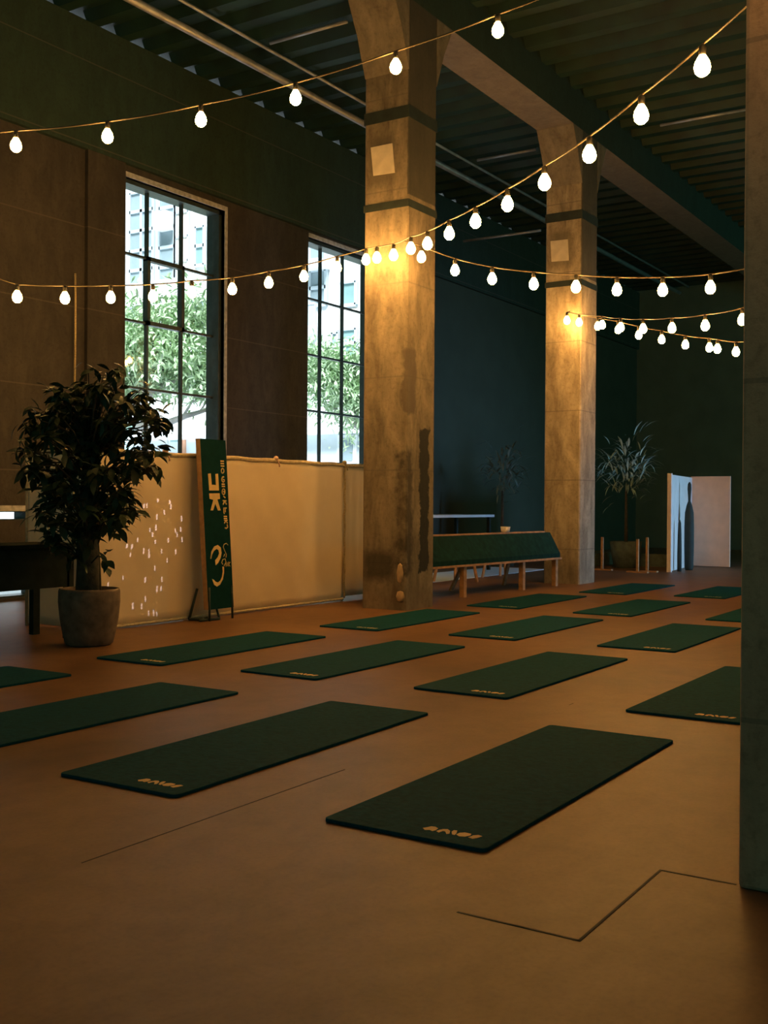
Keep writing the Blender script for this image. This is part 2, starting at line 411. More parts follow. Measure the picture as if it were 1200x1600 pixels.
def paper(name, pts, X, label, grp=None):
    bm = BM(); A = [bm.verts.new((X, p.y, p.z)) for p in pts]; B = [bm.verts.new((X - .008, p.y, p.z)) for p in pts]
    bm.faces.new(A); bm.faces.new(B[::-1])
    for i in range(4): bm.faces.new((A[i], A[(i + 1) % 4], B[(i + 1) % 4], B[i]))
    c = sum((p for p in pts), Vector()) / 4; c.x = X
    bmesh.ops.translate(bm, verts=bm.verts, vec=-c)
    o = obj(name, bm, M_PAPER); o.location = c; tag(o, label, 'sign', grp)
paper('paper_sheet', [atX(u, v, 9.2) for u, v in ((580, 231), (613.5, 224), (617.5, 270), (584, 275))], 9.199, 'crooked blank paper sheet high on the nearer column', 'paper sheets on the columns')
paper('paper_sheet', [atX(u, v, 13.65) for u, v in ((860.5, 377), (887.5, 374), (889, 407), (862, 409))], 13.649, 'blank paper sheet high on the farther column', 'paper sheets on the columns')

# ------------------------------------------------------------------ pipes at the ceiling
def pipe(name, pts, r, label, mt=None):
    o_ = Vector(pts[0]); bm = BM(); add_tube(bm, [Vector(p) - o_ for p in pts], r, 10)
    for k in range(1, len(pts)): pass
    o = obj(name, bm, mt or M_PIPE, None, True); o.location = o_; tag(o, label, 'pipe'); return o
pz = 6.30
pipe('ceiling_pipe', [(3, 8.40, pz), (16, 8.33, pz), (26.5, 8.30, pz)], .045, 'long steel pipe running under the ceiling ahead of the windows')
pipe('ceiling_pipe', [(3, 8.16, pz + .13), (16, 8.1, pz + .13), (26.5, 8.08, pz + .13)], .02, 'thin conduit beside the long steel ceiling pipe')
cz = 6.46
def atZ(u, v, Z): r_ = ray(u, v); return Vector((0, 0, EYE)) + r_ * ((Z - EYE) / r_.z)
for (a, b, lab) in (((415, 63), (549, 38), 'short pale conduit on the dark ceiling left of the nearer column'),
                    ((745, 250), (838, 234), 'short pale conduit on the ceiling between the two columns, upper one'),
                    ((1030, 194), (1170, 172), 'faint conduit on the dark ceiling right of the farther column')):
    P, Q = atZ(*a, cz), atZ(*b, cz); Q.x = P.x = (P.x + Q.x) / 2
    pipe('ceiling_conduit', [P, Q], .022, lab)
P = atZ(722, 376, 5.6); Q = atZ(847, 361, 5.6); Q.x = P.x = (P.x + Q.x) / 2
P.y = min(P.y, 9.4)
pipe('ceiling_conduit', [P, Q], .022, 'lower pale hanging conduit seen just left of the farther column')
bm = BM(); add_tube(bm, [(0, 0, 0), (.004, 0, -.55), (-.003, .0, -1.25)], .012, 6)
o = obj('hanging_cord', bm, M_ROPE, None, True); o.location = (8.44, YW - .05, 3.62); tag(o, 'yellowish cord hanging down the wall groove above the houseplant', 'cord')

# ------------------------------------------------------------------ canvas screen
SY, SX0, SX1, SH = 6.75, 6.21, 10.30, 1.49
sr = thing('canvas_screen', 'long beige canvas screen standing in front of the windows, left of the near column', 'screen', (SX0, SY, 0))
def sheet(length, x_off=0, along='x', n=60, nz=18, h0=.02, h1=SH):
    bm = BM(); V = []
    for j in range(nz + 1):
        row = []
        for i in range(n + 1):
            t = i / n; z = h0 + (h1 - h0) * j / nz
            w = .012 * math.sin(t * 23) * math.sin(j / nz * 3) + .006 * math.sin(t * 61 + j)
            row.append(bm.verts.new((t * length, w * .6, z) if along == 'x' else (w * .6, t * length, z)))
        V.append(row)
    for j in range(nz):
        for i in range(n): bm.faces.new((V[j][i], V[j][i + 1], V[j + 1][i + 1], V[j + 1][i]))
    return bm
o = obj('front_cloth', sheet(3.55), M_CANVAS, sr, True); md = o.modifiers.new('solid', 'SOLIDIFY'); md.thickness = .004
o = obj('end_cloth', sheet(.52, n=16, h0=.045), M_CANVAS, sr, True); o.location = (3.58, .02, 0); md = o.modifiers.new('solid', 'SOLIDIFY'); md.thickness = .004
o = obj('side_cloth', sheet(.80, along='y', n=30), M_CANVAS, sr, True); md = o.modifiers.new('solid', 'SOLIDIFY'); md.thickness = .004
bm = BM(); add_tube(bm, [(t * .0855, 0, SH - .012 + .004 * math.sin(t)) for t in range(0, 49)], .022, 8); obj('top_rail', bm, M_HEM, sr, True)
bm = BM(); add_tube(bm, [(0, t * .1, SH - .012) for t in range(0, 9)], .022, 8); obj('top_rail', bm, M_HEM, sr, True)
bm = BM(); add_tube(bm, [(t * .0845, -.012, .022) for t in range(0, 43)], .014, 6); obj('bottom_hem', bm, M_HEM, sr, True)
for px, pyy in ((3.565, 0), (0.0, 0), (0, .8), (1.12, .03), (4.1, .02)):
    bm = BM(); add_tube(bm, [(px, pyy + .02, 0), (px, pyy + .02, SH - .02)], .016, 8); obj('post', bm, M_HEM, sr, True)
bm = BM(); add_tube(bm, [(3.565 + .006 * math.sin(t * 1.3), -.016, .03 + t * .0485) for t in range(0, 31)], .010, 6); obj('lacing_cord', bm, M_ROPE, sr, True)
for px in (.80, 2.36, 3.56):
    bm = BM(); add_lathe(bm, [(.001, -.02), (.022, -.012), (.028, .004), (.018, .02), (.001, .026)], 10, (px, -.012, SH + .012))
    add_tube(bm, [(px, -.02, SH), (px + .03, -.03, SH - .04), (px + .035, -.03, SH - .07)], .007, 6)
    obj('tie_knot', bm, M_TIE if px < 3 else M_ROPE, sr, True)
# pale light flecks for the cloth's left part, cast by an added projector
flk = [(193, 778), (207, 781), (226, 789), (230, 789), (227, 801), (200, 810), (245, 808), (235, 827), (244, 824), (239, 834), (201, 849), (208, 851), (206, 863), (225, 860), (233, 861), (233, 868), (243, 846), (253, 860), (263, 844), (275, 861), (275, 827), (284, 824), (278, 833), (285, 808), (266, 783), (247, 781), (268, 790), (242, 888), (253, 905), (228, 904), (252, 919), (246, 919), (171, 910), (209, 944), (222, 946), (233, 957), (241, 956), (246, 957), (228, 934), (262, 874), (194, 900), (286, 840), (216, 842), (257, 800)]
LP0 = Vector((7.1, 3.6, 5.2)); ctr = Vector((6.8, SY, .75)); fw_ = (ctr - LP0).normalized()
sx_ = fw_.cross(Vector((0, 0, 1))).normalized(); sy_ = sx_.cross(fw_).normalized(); PD = .30
holes = []
for u, v in flk:
    p = atY(u, v, SY - .012); d = p - LP0; k = PD / d.dot(fw_)
    hw_, hh_ = (random.uniform(.007, .011) * k, random.uniform(.015, .024) * k * .62)
    holes.append((d.dot(sx_) * k - hw_, d.dot(sx_) * k + hw_, d.dot(sy_) * k - hh_, d.dot(sy_) * k + hh_))
pj = thing('added_projector', 'made-up unseen projector under the ceiling that casts the flecks on the canvas', 'projector', LP0)
bm = BM()
for a, b, c, d in wall_cells(holes, -.09, .09, -.09, .09):
    bm.faces.new([bm.verts.new(fw_ * PD + sx_ * x_ + sy_ * y_) for x_, y_ in ((a, c), (b, c), (b, d), (a, d))])
bmesh.ops.remove_doubles(bm, verts=bm.verts, dist=1e-6)
obj('added_projector_slide', bm, M_BLACK, pj)
bm = BM(); A = [bm.verts.new(fw_ * PD + sx_ * x_ + sy_ * y_) for x_, y_ in ((-.09, -.09), (.09, -.09), (.09, .09), (-.09, .09))]
B = [bm.verts.new(fw_ * -.1 + sx_ * x_ + sy_ * y_) for x_, y_ in ((-.09, -.09), (.09, -.09), (.09, .09), (-.09, .09))]
bm.faces.new(B)
for i in range(4): bm.faces.new((A[i], A[(i + 1) % 4], B[(i + 1) % 4], B[i]))
obj('added_projector_housing', bm, M_BLACK, pj)
bm = BM(); add_tube(bm, [(0, 0, .08), (0, 0, CEIL - LP0.z)], .012, 8); obj('added_projector_hanger', bm, M_BLACK, pj)
lp = bpy.data.lights.new('added_projector_lamp', 'POINT'); lp.energy = 1500; lp.color = (.95, .80, 1); lp.shadow_soft_size = 0.0
lo_ = bpy.data.objects.new('added_projector_lamp', lp); col.objects.link(lo_); lo_.parent = pj

# ------------------------------------------------------------------ yoga mats
ML, MW, MT = 1.848, .598, .013
LOGO = [[(-0.8399, -0.0344), (-0.8249, -0.0423), (-0.8091, -0.0485), (-0.8067, -0.0623), (-0.8162, -0.0773), (-0.8382, -0.0802), (-0.851, -0.0753), (-0.8453, -0.0624), (-0.8539, -0.0495)],
[(-0.8438, -0.0861), (-0.8275, -0.0892), (-0.8139, -0.0952), (-0.8073, -0.1079), (-0.8194, -0.1228), (-0.8449, -0.1341), (-0.8535, -0.1281), (-0.8315, -0.1118), (-0.8326, -0.103), (-0.8536, -0.0998)],
[(-0.8237, -0.1305), (-0.8059, -0.1289), (-0.8034, -0.1397), (-0.829, -0.1509), (-0.848, -0.1546), (-0.8471, -0.1447)],
[(-0.8413, -0.1563), (-0.8197, -0.1579), (-0.8077, -0.1702), (-0.8098, -0.1939), (-0.8255, -0.1982), (-0.8448, -0.19), (-0.8518, -0.1726)],
[(-0.8464, -0.2014), (-0.8203, -0.206), (-0.8077, -0.218), (-0.8116, -0.2331), (-0.8363, -0.2275), (-0.8508, -0.2194)]]
bm = BM(); rr = .022
outl = []
for cx_, cy_, a0 in ((ML / 2 - rr, MW / 2 - rr, 0), (-ML / 2 + rr, MW / 2 - rr, 90), (-ML / 2 + rr, -MW / 2 + rr, 180), (ML / 2 - rr, -MW / 2 + rr, 270)):
    for k in range(5):
        a = math.radians(a0 + 22.5 * k); outl.append((cx_ + rr * math.cos(a), cy_ + rr * math.sin(a)))
add_prism(bm, outl, 'z', 0, MT)
proto_mesh = obj('mat_body', bm, M_MAT, None, bevel=.003)
bm = BM()
for gl in LOGO: add_prism(bm, gl, 'z', MT - .002, MT + .0008)
proto_logo = obj('printed_logo', bm, M_LOGO)
mats = [
    (3.850, 1.799, .18, 'large dark green yoga mat nearest the camera, lowest in the photo'),
    (3.780, 3.006, .94, 'dark green yoga mat at front left whose printed mark lies left of the nearest mat'),
    (3.708, 4.180, .3, 'dark green yoga mat whose near end is cut by the left edge, larger one'),
    (3.616, 5.413, .2, 'yoga mat in front of the dark table, only its far tip showing at left edge'),
    (6.053, 5.265, .38, 'long yoga mat just right of the clay pot, in front of the standing sign'),
    (6.163, 4.096, -.51, 'second yoga mat from the canvas screen in the row beside the clay pot'),
    (6.235, 2.880, -.46, 'yoga mat with printed mark right behind the nearest mat'),
    (6.260, 1.635, -.3, 'yoga mat half hidden by the dark pillar, just behind the nearest mat to the right'),
    (8.479, 5.170, .03, 'yoga mat lying at the foot of the nearer concrete column'),
    (8.571, 3.956, -.32, 'yoga mat in the third row, second one out from the nearer column'),
    (8.621, 2.724, .24, 'yoga mat whose far right corner touches the dark pillar in the photo'),
    (10.916, 5.053, .27, 'yoga mat in front of the black bench between the columns'),
    (10.863, 3.845, -.43, 'yoga mat in the fourth row, second one out from the black bench'),
    (11.001, 2.598, 0, 'yoga mat of which only the left tip shows past the dark pillar'),
    (13.281, 4.776, -.25, 'farthest yoga mat, dim one near the foot of the farther column'),
    (13.433, 3.665, -.07, 'yoga mat lying in front of the white booth'),
]
for i, (x, y, a, lab) in enumerate(mats):
    r = thing('yoga_mat', lab, 'yoga mat', (x, y, 0), math.radians(a), 'yoga mats laid out in rows')
    for pr in (proto_mesh, proto_logo):
        o = pr if i == 0 else pr.copy()
        if i: col.objects.link(o)
        o.parent = r
# slab joint around the pillar foot and a straight joint in the floor
M_JOINT = mat('floor_joint', (.055, .045, .035), .9, 0, .2, 20)
bm = BM()
for lo, hi in (((2.464, 1.005, 0), (2.472, 1.34, .0012)), ((2.464, 1.001, 0), (3.08, 1.009, .0012)), ((3.072, .79, 0), (3.08, 1.009, .0012)), ((2.2, 2.436, 0), (3.55, 2.440, .001)), ((5.36, 2.25, 0), (5.42, 2.252, .001))): add_box(bm, lo, hi)
struct('trim_3', bm, M_JOINT)

# ------------------------------------------------------------------ houseplant in a clay pot
PX, PY = 5.62, 6.16
pot = thing('potted_plant', 'leafy houseplant with a thick trunk in a round clay pot before the canvas', 'plant', (PX, PY, 0))
bm = BM(); add_lathe(bm, [(.15, 0), (.172, .015), (.190, .08), (.212, .20), (.224, .32), (.222, .40), (.215, .418), (.203, .418), (.205, .36)], 40, close_top=False); obj('pot', bm, M_POT, pot, True)
bm = BM(); add_lathe(bm, [(.001, .372), (.10, .375), (.206, .365)], 28, close_bottom=False, close_top=False); obj('soil', bm, M_SOIL, pot, True)
bm = BM(); add_tube(bm, [(-.02, 0, .36), (-.015, .0, .6), (-.02, .01, .85), (-.01, 0, 1.15), (0, 0, 1.45)], [.088, .080, .072, .062, .045], 14)
add_tube(bm, [(.075, -.03, .36), (.072, -.02, .6), (.066, 0, .85), (.06, .02, 1.1), (.09, .0, 1.3)], [.014, .013, .012, .010, .006], 8)
tr = obj('trunk', bm, M_BARK, pot, True)
# right-hand and left-hand directions of the crown follow the photo's outline
def crown_point(u, v, d): return atD(u, v, d) - Vector((PX, PY, 0))
bmB, bmL = BM(), BM()
def leaf(bm, p, d, L, wid, up):
    d = d.normalized(); s = d.cross(up)
    if s.length < 1e-3: s = d.cross(Vector((1, 0, 0)))
    s.normalize(); nrm = s.cross(d)
    pts = []
    for t, w, c in ((0, .02, 0), (.25, .75, .04), (.5, 1, .05), (.75, .68, .0), (1, .0, -.10)):
        pts.append((p + d * (L * t) + nrm * (c * L), w * wid))
    Lf, Rt, Md = [], [], []
    for q, w in pts:
        Lf.append(bm.verts.new(q + s * w + nrm * (.15 * w))); Rt.append(bm.verts.new(q - s * w + nrm * (.15 * w))); Md.append(bm.verts.new(q))
    for i in range(4):
        bm.faces.new((Lf[i], Md[i], Md[i + 1], Lf[i + 1])); bm.faces.new((Md[i], Rt[i], Rt[i + 1], Md[i + 1]))
clusters = []
# (u, v, spread px, number of twigs)
for u, v, sp, n in ((75, 640, 38, 15), (140, 632, 42, 17), (185, 645, 35, 12), (225, 632, 22, 7), (248, 655, 16, 5), (60, 690, 34, 12), (110, 700, 45, 17), (170, 690, 40, 15), (215, 690, 26, 9), (70, 735, 26, 9), (110, 760, 40, 11), (165, 735, 28, 9), (205, 735, 22, 6), (232, 722, 16, 4), (80, 790, 30, 10), (110, 815, 30, 9), (190, 770, 26, 9), (205, 795, 22, 8), (180, 805, 22, 6), (85, 830, 22, 5), (155, 820, 24, 6), (160, 600, 22, 5), (95, 610, 20, 4), (165, 868, 12, 2), (120, 850, 14, 3)):
    for k in range(n):
        clusters.append((random.gauss(u, sp * .55), random.gauss(v, sp * .5), 7.95 + random.gauss(0, .20)))
for u, v, d in clusters:
    tip = crown_point(u, v, d)
    h = max(.55, min(1.42, tip.z - random.uniform(.05, .35)))
    base = Vector((-.01, 0, h))
    mid = base.lerp(tip, .55) + Vector((0, 0, .05))
    add_tube(bmB, [base, mid, tip], [.009, .006, .003], 5)
    for j in range(random.randint(6, 10)):
        dr = Vector((random.gauss(0, 1), random.gauss(0, 1), random.gauss(-.55, .55)))
        leaf(bmL, tip + Vector((random.gauss(0, .025), random.gauss(0, .025), random.gauss(0, .025))), dr, random.uniform(.095, .155), random.uniform(.020, .031), Vector((random.gauss(0, .4), random.gauss(0, .4), 1)))
obj('branches', bmB, M_BARK, pot, True); obj('foliage', bmL, M_LEAF, pot, True)['kind'] = 'stuff'

# ------------------------------------------------------------------ dark table at the left
t = thing('console_table', 'dark wooden table with a deep apron at the left edge, behind the clay pot', 'table', (5.2, 6.80, 0))
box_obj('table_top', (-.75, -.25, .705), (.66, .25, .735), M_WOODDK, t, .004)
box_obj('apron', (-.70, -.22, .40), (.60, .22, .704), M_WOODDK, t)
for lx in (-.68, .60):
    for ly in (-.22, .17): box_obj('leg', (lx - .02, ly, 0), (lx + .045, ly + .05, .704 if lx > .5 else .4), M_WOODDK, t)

# ------------------------------------------------------------------ standing sign
sg = thing('standing_sign', 'tall narrow black sign board with yellow lettering leaning before the canvas screen', 'sign', (7.50, 6.555, 0))
# local frame of the face: s across (0..1), t down (0..1)
BW, BH, BZ0, LEAN = .345, 1.53, .10, .085
def face(s, t, off=0.0):
    z = BZ0 + (1 - t) * BH
    return Vector(((s - .5) * BW - .028 * (1 - t) + .014, LEAN * (1 - t) - .03 + off, z))
bm = BM(); TH = .055
A = [bm.verts.new(face(s, t)) for s, t in ((0, 0), (1, 0), (1, 1), (0, 1))]; B = [bm.verts.new(face(s, t, TH)) for s, t in ((0, 0), (1, 0), (1, 1), (0, 1))]
bm.faces.new(A); bm.faces.new(B[::-1])
for i in range(4): bm.faces.new((A[i], A[(i + 1) % 4], B[(i + 1) % 4], B[i]))
bd = obj('board', bm, M_BOARD, sg); bd.data.materials.append(M_BOARDEDGE)
for p in bd.data.polygons:
    if abs(p.normal.x) > .8: p.material_index = 1
def S(x, y):                    # artwork coordinates (509 x 1600 sheet) to face coordinates
    xl = 8 + (95 - 8) * y / 1600; xr = 320 + (419 - 320) * y / 1600
    return (x - xl) / (xr - xl), (710 + y / 7.27 - 695) / 262
def art(name, polys=(), lines=(), parent=None):
    bm = BM()
    for P in polys:
        A = [bm.verts.new(face(*S(*p), -.0025)) for p in P]; B = [bm.verts.new(face(*S(*p), .001)) for p in P]
        n = len(P); bm.faces.new(A); bm.faces.new(B[::-1])
        for i in range(n): bm.faces.new((A[i], A[(i + 1) % n], B[(i + 1) % n], B[i]))
    for P, w in lines: add_tube(bm, [face(*S(*p), -.0005) for p in P], w, 6)
    return obj(name, bm, M_PRINT, parent)
def rect(x0, y0, x1, y1): k = (x1 - x0) * .02; return [(x0, y0), (x1, y0), (x1 + k, y1), (x0 + k, y1)]
art('large_lettering', [[(97, 280), (130, 275), (142, 402), (195, 405), (188, 280), (220, 275), (232, 465), (112, 467)],
                       [(112, 500), (240, 497), (245, 560), (212, 567), (255, 690), (222, 692), (188, 612), (160, 690), (130, 690), (163, 572), (118, 560)]], parent=sg)
small = [rect(248, 122, 292, 138), rect(250, 150, 293, 166), rect(252, 178, 296, 194)]
sl = []
def ring(x, y, a, b): return [(x + a * math.cos(t * .5236), y + b * math.sin(t * .5236)) for t in range(13)]
sl += [(ring(276, 240, 17, 27), .006), (ring(284, 338, 17, 30)[1:11], .007), ([(284, 338), (300, 345)], .006)]
small += [rect(266, 385, 304, 400), rect(268, 410, 307, 425)]
sl += [(ring(290, 478, 19, 32), .006), ([(282, 478), (298, 470), (298, 490)], .005), ([(288, 528), (312, 546)], .006)]
sl += [([(280, 580), (324, 582)], .007), ([(302, 584), (284, 625)], .007), ([(302, 584), (328, 622)], .007),
       ([(290, 664), (328, 664)], .007), ([(312, 666), (314, 712)], .006), ([(294, 668), (296, 720), (302, 728)], .006)]
small += [rect(294, 752, 334, 764), rect(296, 775, 336, 787)]
sl += [([(298, 802), (340, 802)], .006), ([(320, 804), (302, 838)], .006), ([(320, 804), (342, 838)], .006), ([(336, 852), (345, 880), (328, 896), (308, 888)], .007)]
for P_ in small: art('small_letter', [P_], (), sg)
for l_ in sl: art('small_letter', (), [l_], sg)
art('crescent_mark', [[(128, 1230), (140, 1150), (175, 1095), (220, 1080), (258, 1110), (268, 1170), (255, 1230), (225, 1280), (195, 1305), (188, 1250), (222, 1215), (238, 1175), (230, 1138), (205, 1122), (170, 1145), (147, 1190), (138, 1232)],
                      [(280, 1325), (300, 1330), (300, 1400), (285, 1470), (250, 1525), (210, 1545), (175, 1520), (148, 1455), (170, 1465), (195, 1490), (225, 1500), (255, 1480), (275, 1440), (285, 1380)]], parent=sg)
art('script_mark', (), [([(350, 1085), (330, 1065), (300, 1075), (290, 1105), (310, 1150), (330, 1190), (325, 1225)], .004), ([(295, 1215), (310, 1185)], .004),
                        ([(285, 1300), (270, 1280), (285, 1245), (315, 1240), (325, 1280), (300, 1320)], .004), ([(325, 1270), (325, 1330), (342, 1285), (345, 1325)], .004), ([(358, 1275), (360, 1328)], .004), ([(378, 1280), (360, 1305), (380, 1328)], .004)], sg)
for sx in (-.155, .155): bm = BM(); add_tube(bm, [(sx + .014, -.03, 0), (sx + .014, -.02, .30)], .010, 8); obj('front_leg', bm, M_IRON, sg, True)
bm = BM(); add_tube(bm, [(-.15, -.01, .03), (-.22, .02, .02), (-.22, .14, .015)], .014, 8); add_tube(bm, [(-.225, .14, .01), (-.12, .14, .28)], .012, 8); add_tube(bm, [(.0, -.02, .012), (.08, .13, .20)], .010, 8); add_tube(bm, [(-.24, .0, .012), (.0, -.02, .012)], .012, 8)
obj('back_stand', bm, M_IRON, sg, True)

# ------------------------------------------------------------------ black bench between the columns
bn = thing('padded_bench', 'long black bench with upright padded back and wooden edge rails between the two columns', 'bench', (11.7, 5.80, 0), math.radians(-3.6))
bm = BM(); add_prism(bm, [(.0, .375), (.0, .43), (.15, .70), (.20, .70), (.14, .42), (.62, .42), (.62, .375)], 'x', -1.75, 1.55); obj('padding', bm, M_PAD, bn)
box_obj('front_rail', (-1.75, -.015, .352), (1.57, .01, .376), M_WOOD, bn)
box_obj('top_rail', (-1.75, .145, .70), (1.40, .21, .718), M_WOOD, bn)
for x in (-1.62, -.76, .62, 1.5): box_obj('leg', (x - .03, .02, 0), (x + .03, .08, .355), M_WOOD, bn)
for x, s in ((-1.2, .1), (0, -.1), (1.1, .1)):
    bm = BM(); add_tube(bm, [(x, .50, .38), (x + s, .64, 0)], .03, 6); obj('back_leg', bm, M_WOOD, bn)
# stools standing behind the bench: only their splayed legs show beneath it
def stool(x, y, lab):
    r = thing('wooden_stool', lab, 'stool', (x, y, 0), random.uniform(-.3, .3), 'stools behind the black bench')
    box_obj('seat', (-.19, -.19, .44), (.19, .19, .475), M_WOODDK, r, .008)
    for sx in (-1, 1):
        for sy in (-1, 1):
            bm = BM(); add_tube(bm, [(sx * .15, sy * .15, .44), (sx * .21, sy * .21, 0)], .022, 6); obj('leg', bm, M_WOOD, r)
stool(11.95, 7.30, 'leftmost low stool of those behind the black bench')
stool(13.05, 7.15, 'middle low stool of those behind the black bench')
stool(14.3, 7.05, 'rightmost low stool of those behind the black bench')
bm = BM(); add_lathe(bm, [(.05, 0), (.062, .07), (.055, .07), (.045, .01)], 18); o = obj('paper_bowl', bm, M_WHITE, None, True); o.location = (12.13, 5.95, .718); tag(o, 'small pale bowl left on the top rail of the black bench', 'bowl')
tb = thing('long_table', 'dim dark table far behind the bench with a pale lit top', 'table', (14.6, 8.35, 0))
box_obj('table_top', (-1.2, -.35, .86), (1.3, .35, .90), mat('pale_table_top', (.5, .55, .6), .3, 0, .1, 5), tb)
for sx in (-1.1, 1.2):
    for sy in (-.3, .3): box_obj('leg', (sx - .025, sy - .025, 0), (sx + .025, sy + .025, .86), M_WOODDK, tb)

bm = BM(); add_box(bm, (-2.0, -.5, 0), (2.0, .5, .004)); o = obj('daylit_strip_sheet', bm, mat('daylit_strip_tint', (.74, .86, 1.0), .45, 0, .06, 3)); o.location = (14.6, 7.85, 0); tag(o, 'pale bluish sheet added for the daylit strip of floor behind the black bench', 'sheet')  # daylight on the floor laid in as a thin pale sheet
# ------------------------------------------------------------------ posts, planters and shrubs in the dark
def post(x, y, h, rot, lab):
    r = thing('wooden_post', lab, 'post', (x, y, 0), rot, 'low wooden posts right of the farther column')
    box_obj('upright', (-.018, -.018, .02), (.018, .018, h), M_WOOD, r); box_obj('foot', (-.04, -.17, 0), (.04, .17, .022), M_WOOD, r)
post(16.96, 6.56, .54, 0, 'low wooden post beside the farther column, standing alone')
post(16.67, 5.86, .53, 0, 'left one of the paired low wooden posts')
post(16.95, 5.80, .55, 0, 'right one of the paired low wooden posts')
def shrub(x, y, h, r0, n, lab, pale=1.0):
    r = thing('potted_shrub', lab, 'plant', (x, y, 0), 0)
    bm = BM(); add_lathe(bm, [(.2, 0), (.25, .25), (.27, .45), (.24, .45), (.22, .38)], 20); obj('planter', bm, M_POTDK, r, True)
    bm = BM(); add_tube(bm, [(0, 0, .38), (.02, .01, h * .65)], [.035, .02], 8); obj('stem', bm, M_BARK, r, True)
    bm = BM()
    for k in range(n):
        a = random.uniform(0, 6.28); q = random.uniform(0, 1) ** .6 * r0; z = random.gauss(h * .82, h * .11)
        leaf(bm, Vector((q * math.cos(a), q * math.sin(a), z)), Vector((math.cos(a) * .8, math.sin(a) * .8, random.gauss(.2, .6))), random.uniform(.16, .3), random.uniform(.012, .022), Vector((0, 0, 1)))
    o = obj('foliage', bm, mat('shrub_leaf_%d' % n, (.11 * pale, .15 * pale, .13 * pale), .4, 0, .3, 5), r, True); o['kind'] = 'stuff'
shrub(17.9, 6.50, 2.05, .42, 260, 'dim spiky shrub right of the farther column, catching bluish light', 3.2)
shrub(16.9, 8.35, 2.0, .35, 150, 'barely lit shrub behind the bench between the two columns')
box_obj_ = box_obj('planter_box', (-.45, -.14, 0), (.45, .14, .22), M_POTDK); box_obj_.location = (18.4, 7.2, 0); tag(box_obj_, 'low dim planter box behind the lone wooden post', 'planter')
box_obj_ = box_obj('planter_box', (-.14, -.45, 0), (.14, .45, .22), M_POTDK); box_obj_.location = (18.6, 6.25, 0); tag(box_obj_, 'low dim planter box behind the paired wooden posts', 'planter')

# ------------------------------------------------------------------ white booth with dark shapes standing for a cast shadow
bt = thing('display_booth', 'white two-panel booth standing far back at the right', 'partition', (19.1, 5.6, 0))
bm = BM(); add_box(bm, (-.02, -.535, .01), (.02, .15, 1.58)); obj('back_panel', bm, mat('warm_white_panel', (.78, .58, .44), .85, 0, .06, 6), bt)
bm = BM(); add_prism(bm, [(-1.93, -.11), (0, .13), (0, .16), (-1.93, -.08)], 'z', .01, 1.56); obj('side_panel', bm, M_WHITE, bt)
box_obj('front_post', (-1.97, -.125, 0), (-1.91, -.06, 1.58), mat('booth_post', (.78, .68, .62), .7, 0, .1, 9), bt)
fg = thing('bottle_shadow_shape', 'tall dark bottle shape standing in for a shadow on the white booth panel', 'shadow_shape', (17.9, 5.415, 0))
bm = BM(); add_lathe(bm, [(.06, 0), (.072, .05), (.078, .42), (.078, .72), (.070, .95), (.045, 1.07), (.020, 1.14), (.024, 1.24), (.032, 1.34), (.028, 1.42), (.010, 1.455)], 24); obj('bottle_shadow_body', bm, M_SHADOW_FIG, fg, True)
fg = thing('slim_shadow_shape', 'short slim dark spike standing in for the smaller shadow in the booth', 'shadow_shape', (17.45, 5.434, 0))
bm = BM(); add_lathe(bm, [(.035, 0), (.036, .3), (.030, .6), (.022, .78), (.008, .83)], 16); obj('slim_shadow_body', bm, M_SHADOW_FIG, fg, True)

# ------------------------------------------------------------------ strings of bulbs
bm = BM(); add_lathe(bm, [(.001, -.056), (.020, -.053), (.037, -.036), (.043, -.011), (.037, .015), (.025, .037), (.016, .052)], 12, close_bottom=False); bulb_mesh = obj('bulb', bm, M_BULB, None, True).data
bpy.data.objects.remove(bpy.data.objects['bulb'])
bm = BM(); add_lathe(bm, [(.017, .050), (.019, .058), (.019, .092), (.012, .102)], 10); sock = obj('socket', bm, M_SOCKET, None, True); socket_mesh = sock.data
bpy.data.objects.remove(sock)
def string(pts, label, ends=(), world=()):
    """pts: (u, v, depth) of the bulb centres; ends: extra world points before and after"""
    P = [atD(u, v, d) for u, v, d in pts] + [Vector(w) for w in world]
    r = thing('string_light', label, 'string lights', P[0], 0, 'strings of warm bulbs')
    top = [p + Vector((0, 0, .105)) for p in P]
    chain = [Vector(e) for e in ends[0]] + top + [Vector(e) for e in ends[1]]
    fine = []
    for i in range(len(chain) - 1):
        a, b = chain[i], chain[i + 1]
        for k in range(4):
            t_ = k / 4; q = a.lerp(b, t_); q.z -= .05 * (b - a).length * t_ * (1 - t_); fine.append(q - P[0])
    fine.append(chain[-1] - P[0])
    bm = BM(); add_tube(bm, fine, .0065, 6); obj('cable', bm, M_CABLE, r, True)
    for p in P:
        s_ = bpy.data.objects.new('socket', socket_mesh); col.objects.link(s_); s_.parent = r; s_.location = p - P[0]
        b_ = bpy.data.objects.new('bulb', bulb_mesh); col.objects.link(b_); b_.parent = s_
def series(pts, d0, c, k0=0): return [(u, v, d0 * (1 + c * (k + k0))) for k, (u, v) in enumerate(pts)]
A_ = series([(-112, 234), (25, 226), (168, 212), (314, 186), (462, 152), (618.5, 103), (778, 46), (945, -22)], 8.35, -.0143)
string(A_, 'string of large bulbs crossing the top of the photo in front of the nearer column', ([(2.9, 9.54, 4.3)], [(7.9, 2.2, 5.4), (8.3, 1.7, 6.49)]))
B_ = [(572, 405, 10.78), (589, 402, 10.62)] + series([(615, 398), (642, 387.5), (668, 380), (702, 364), (743, 345), (793, 318), (851, 284), (921, 240), (1002, 178), (1097.5, 102)], 10.4, -.052)
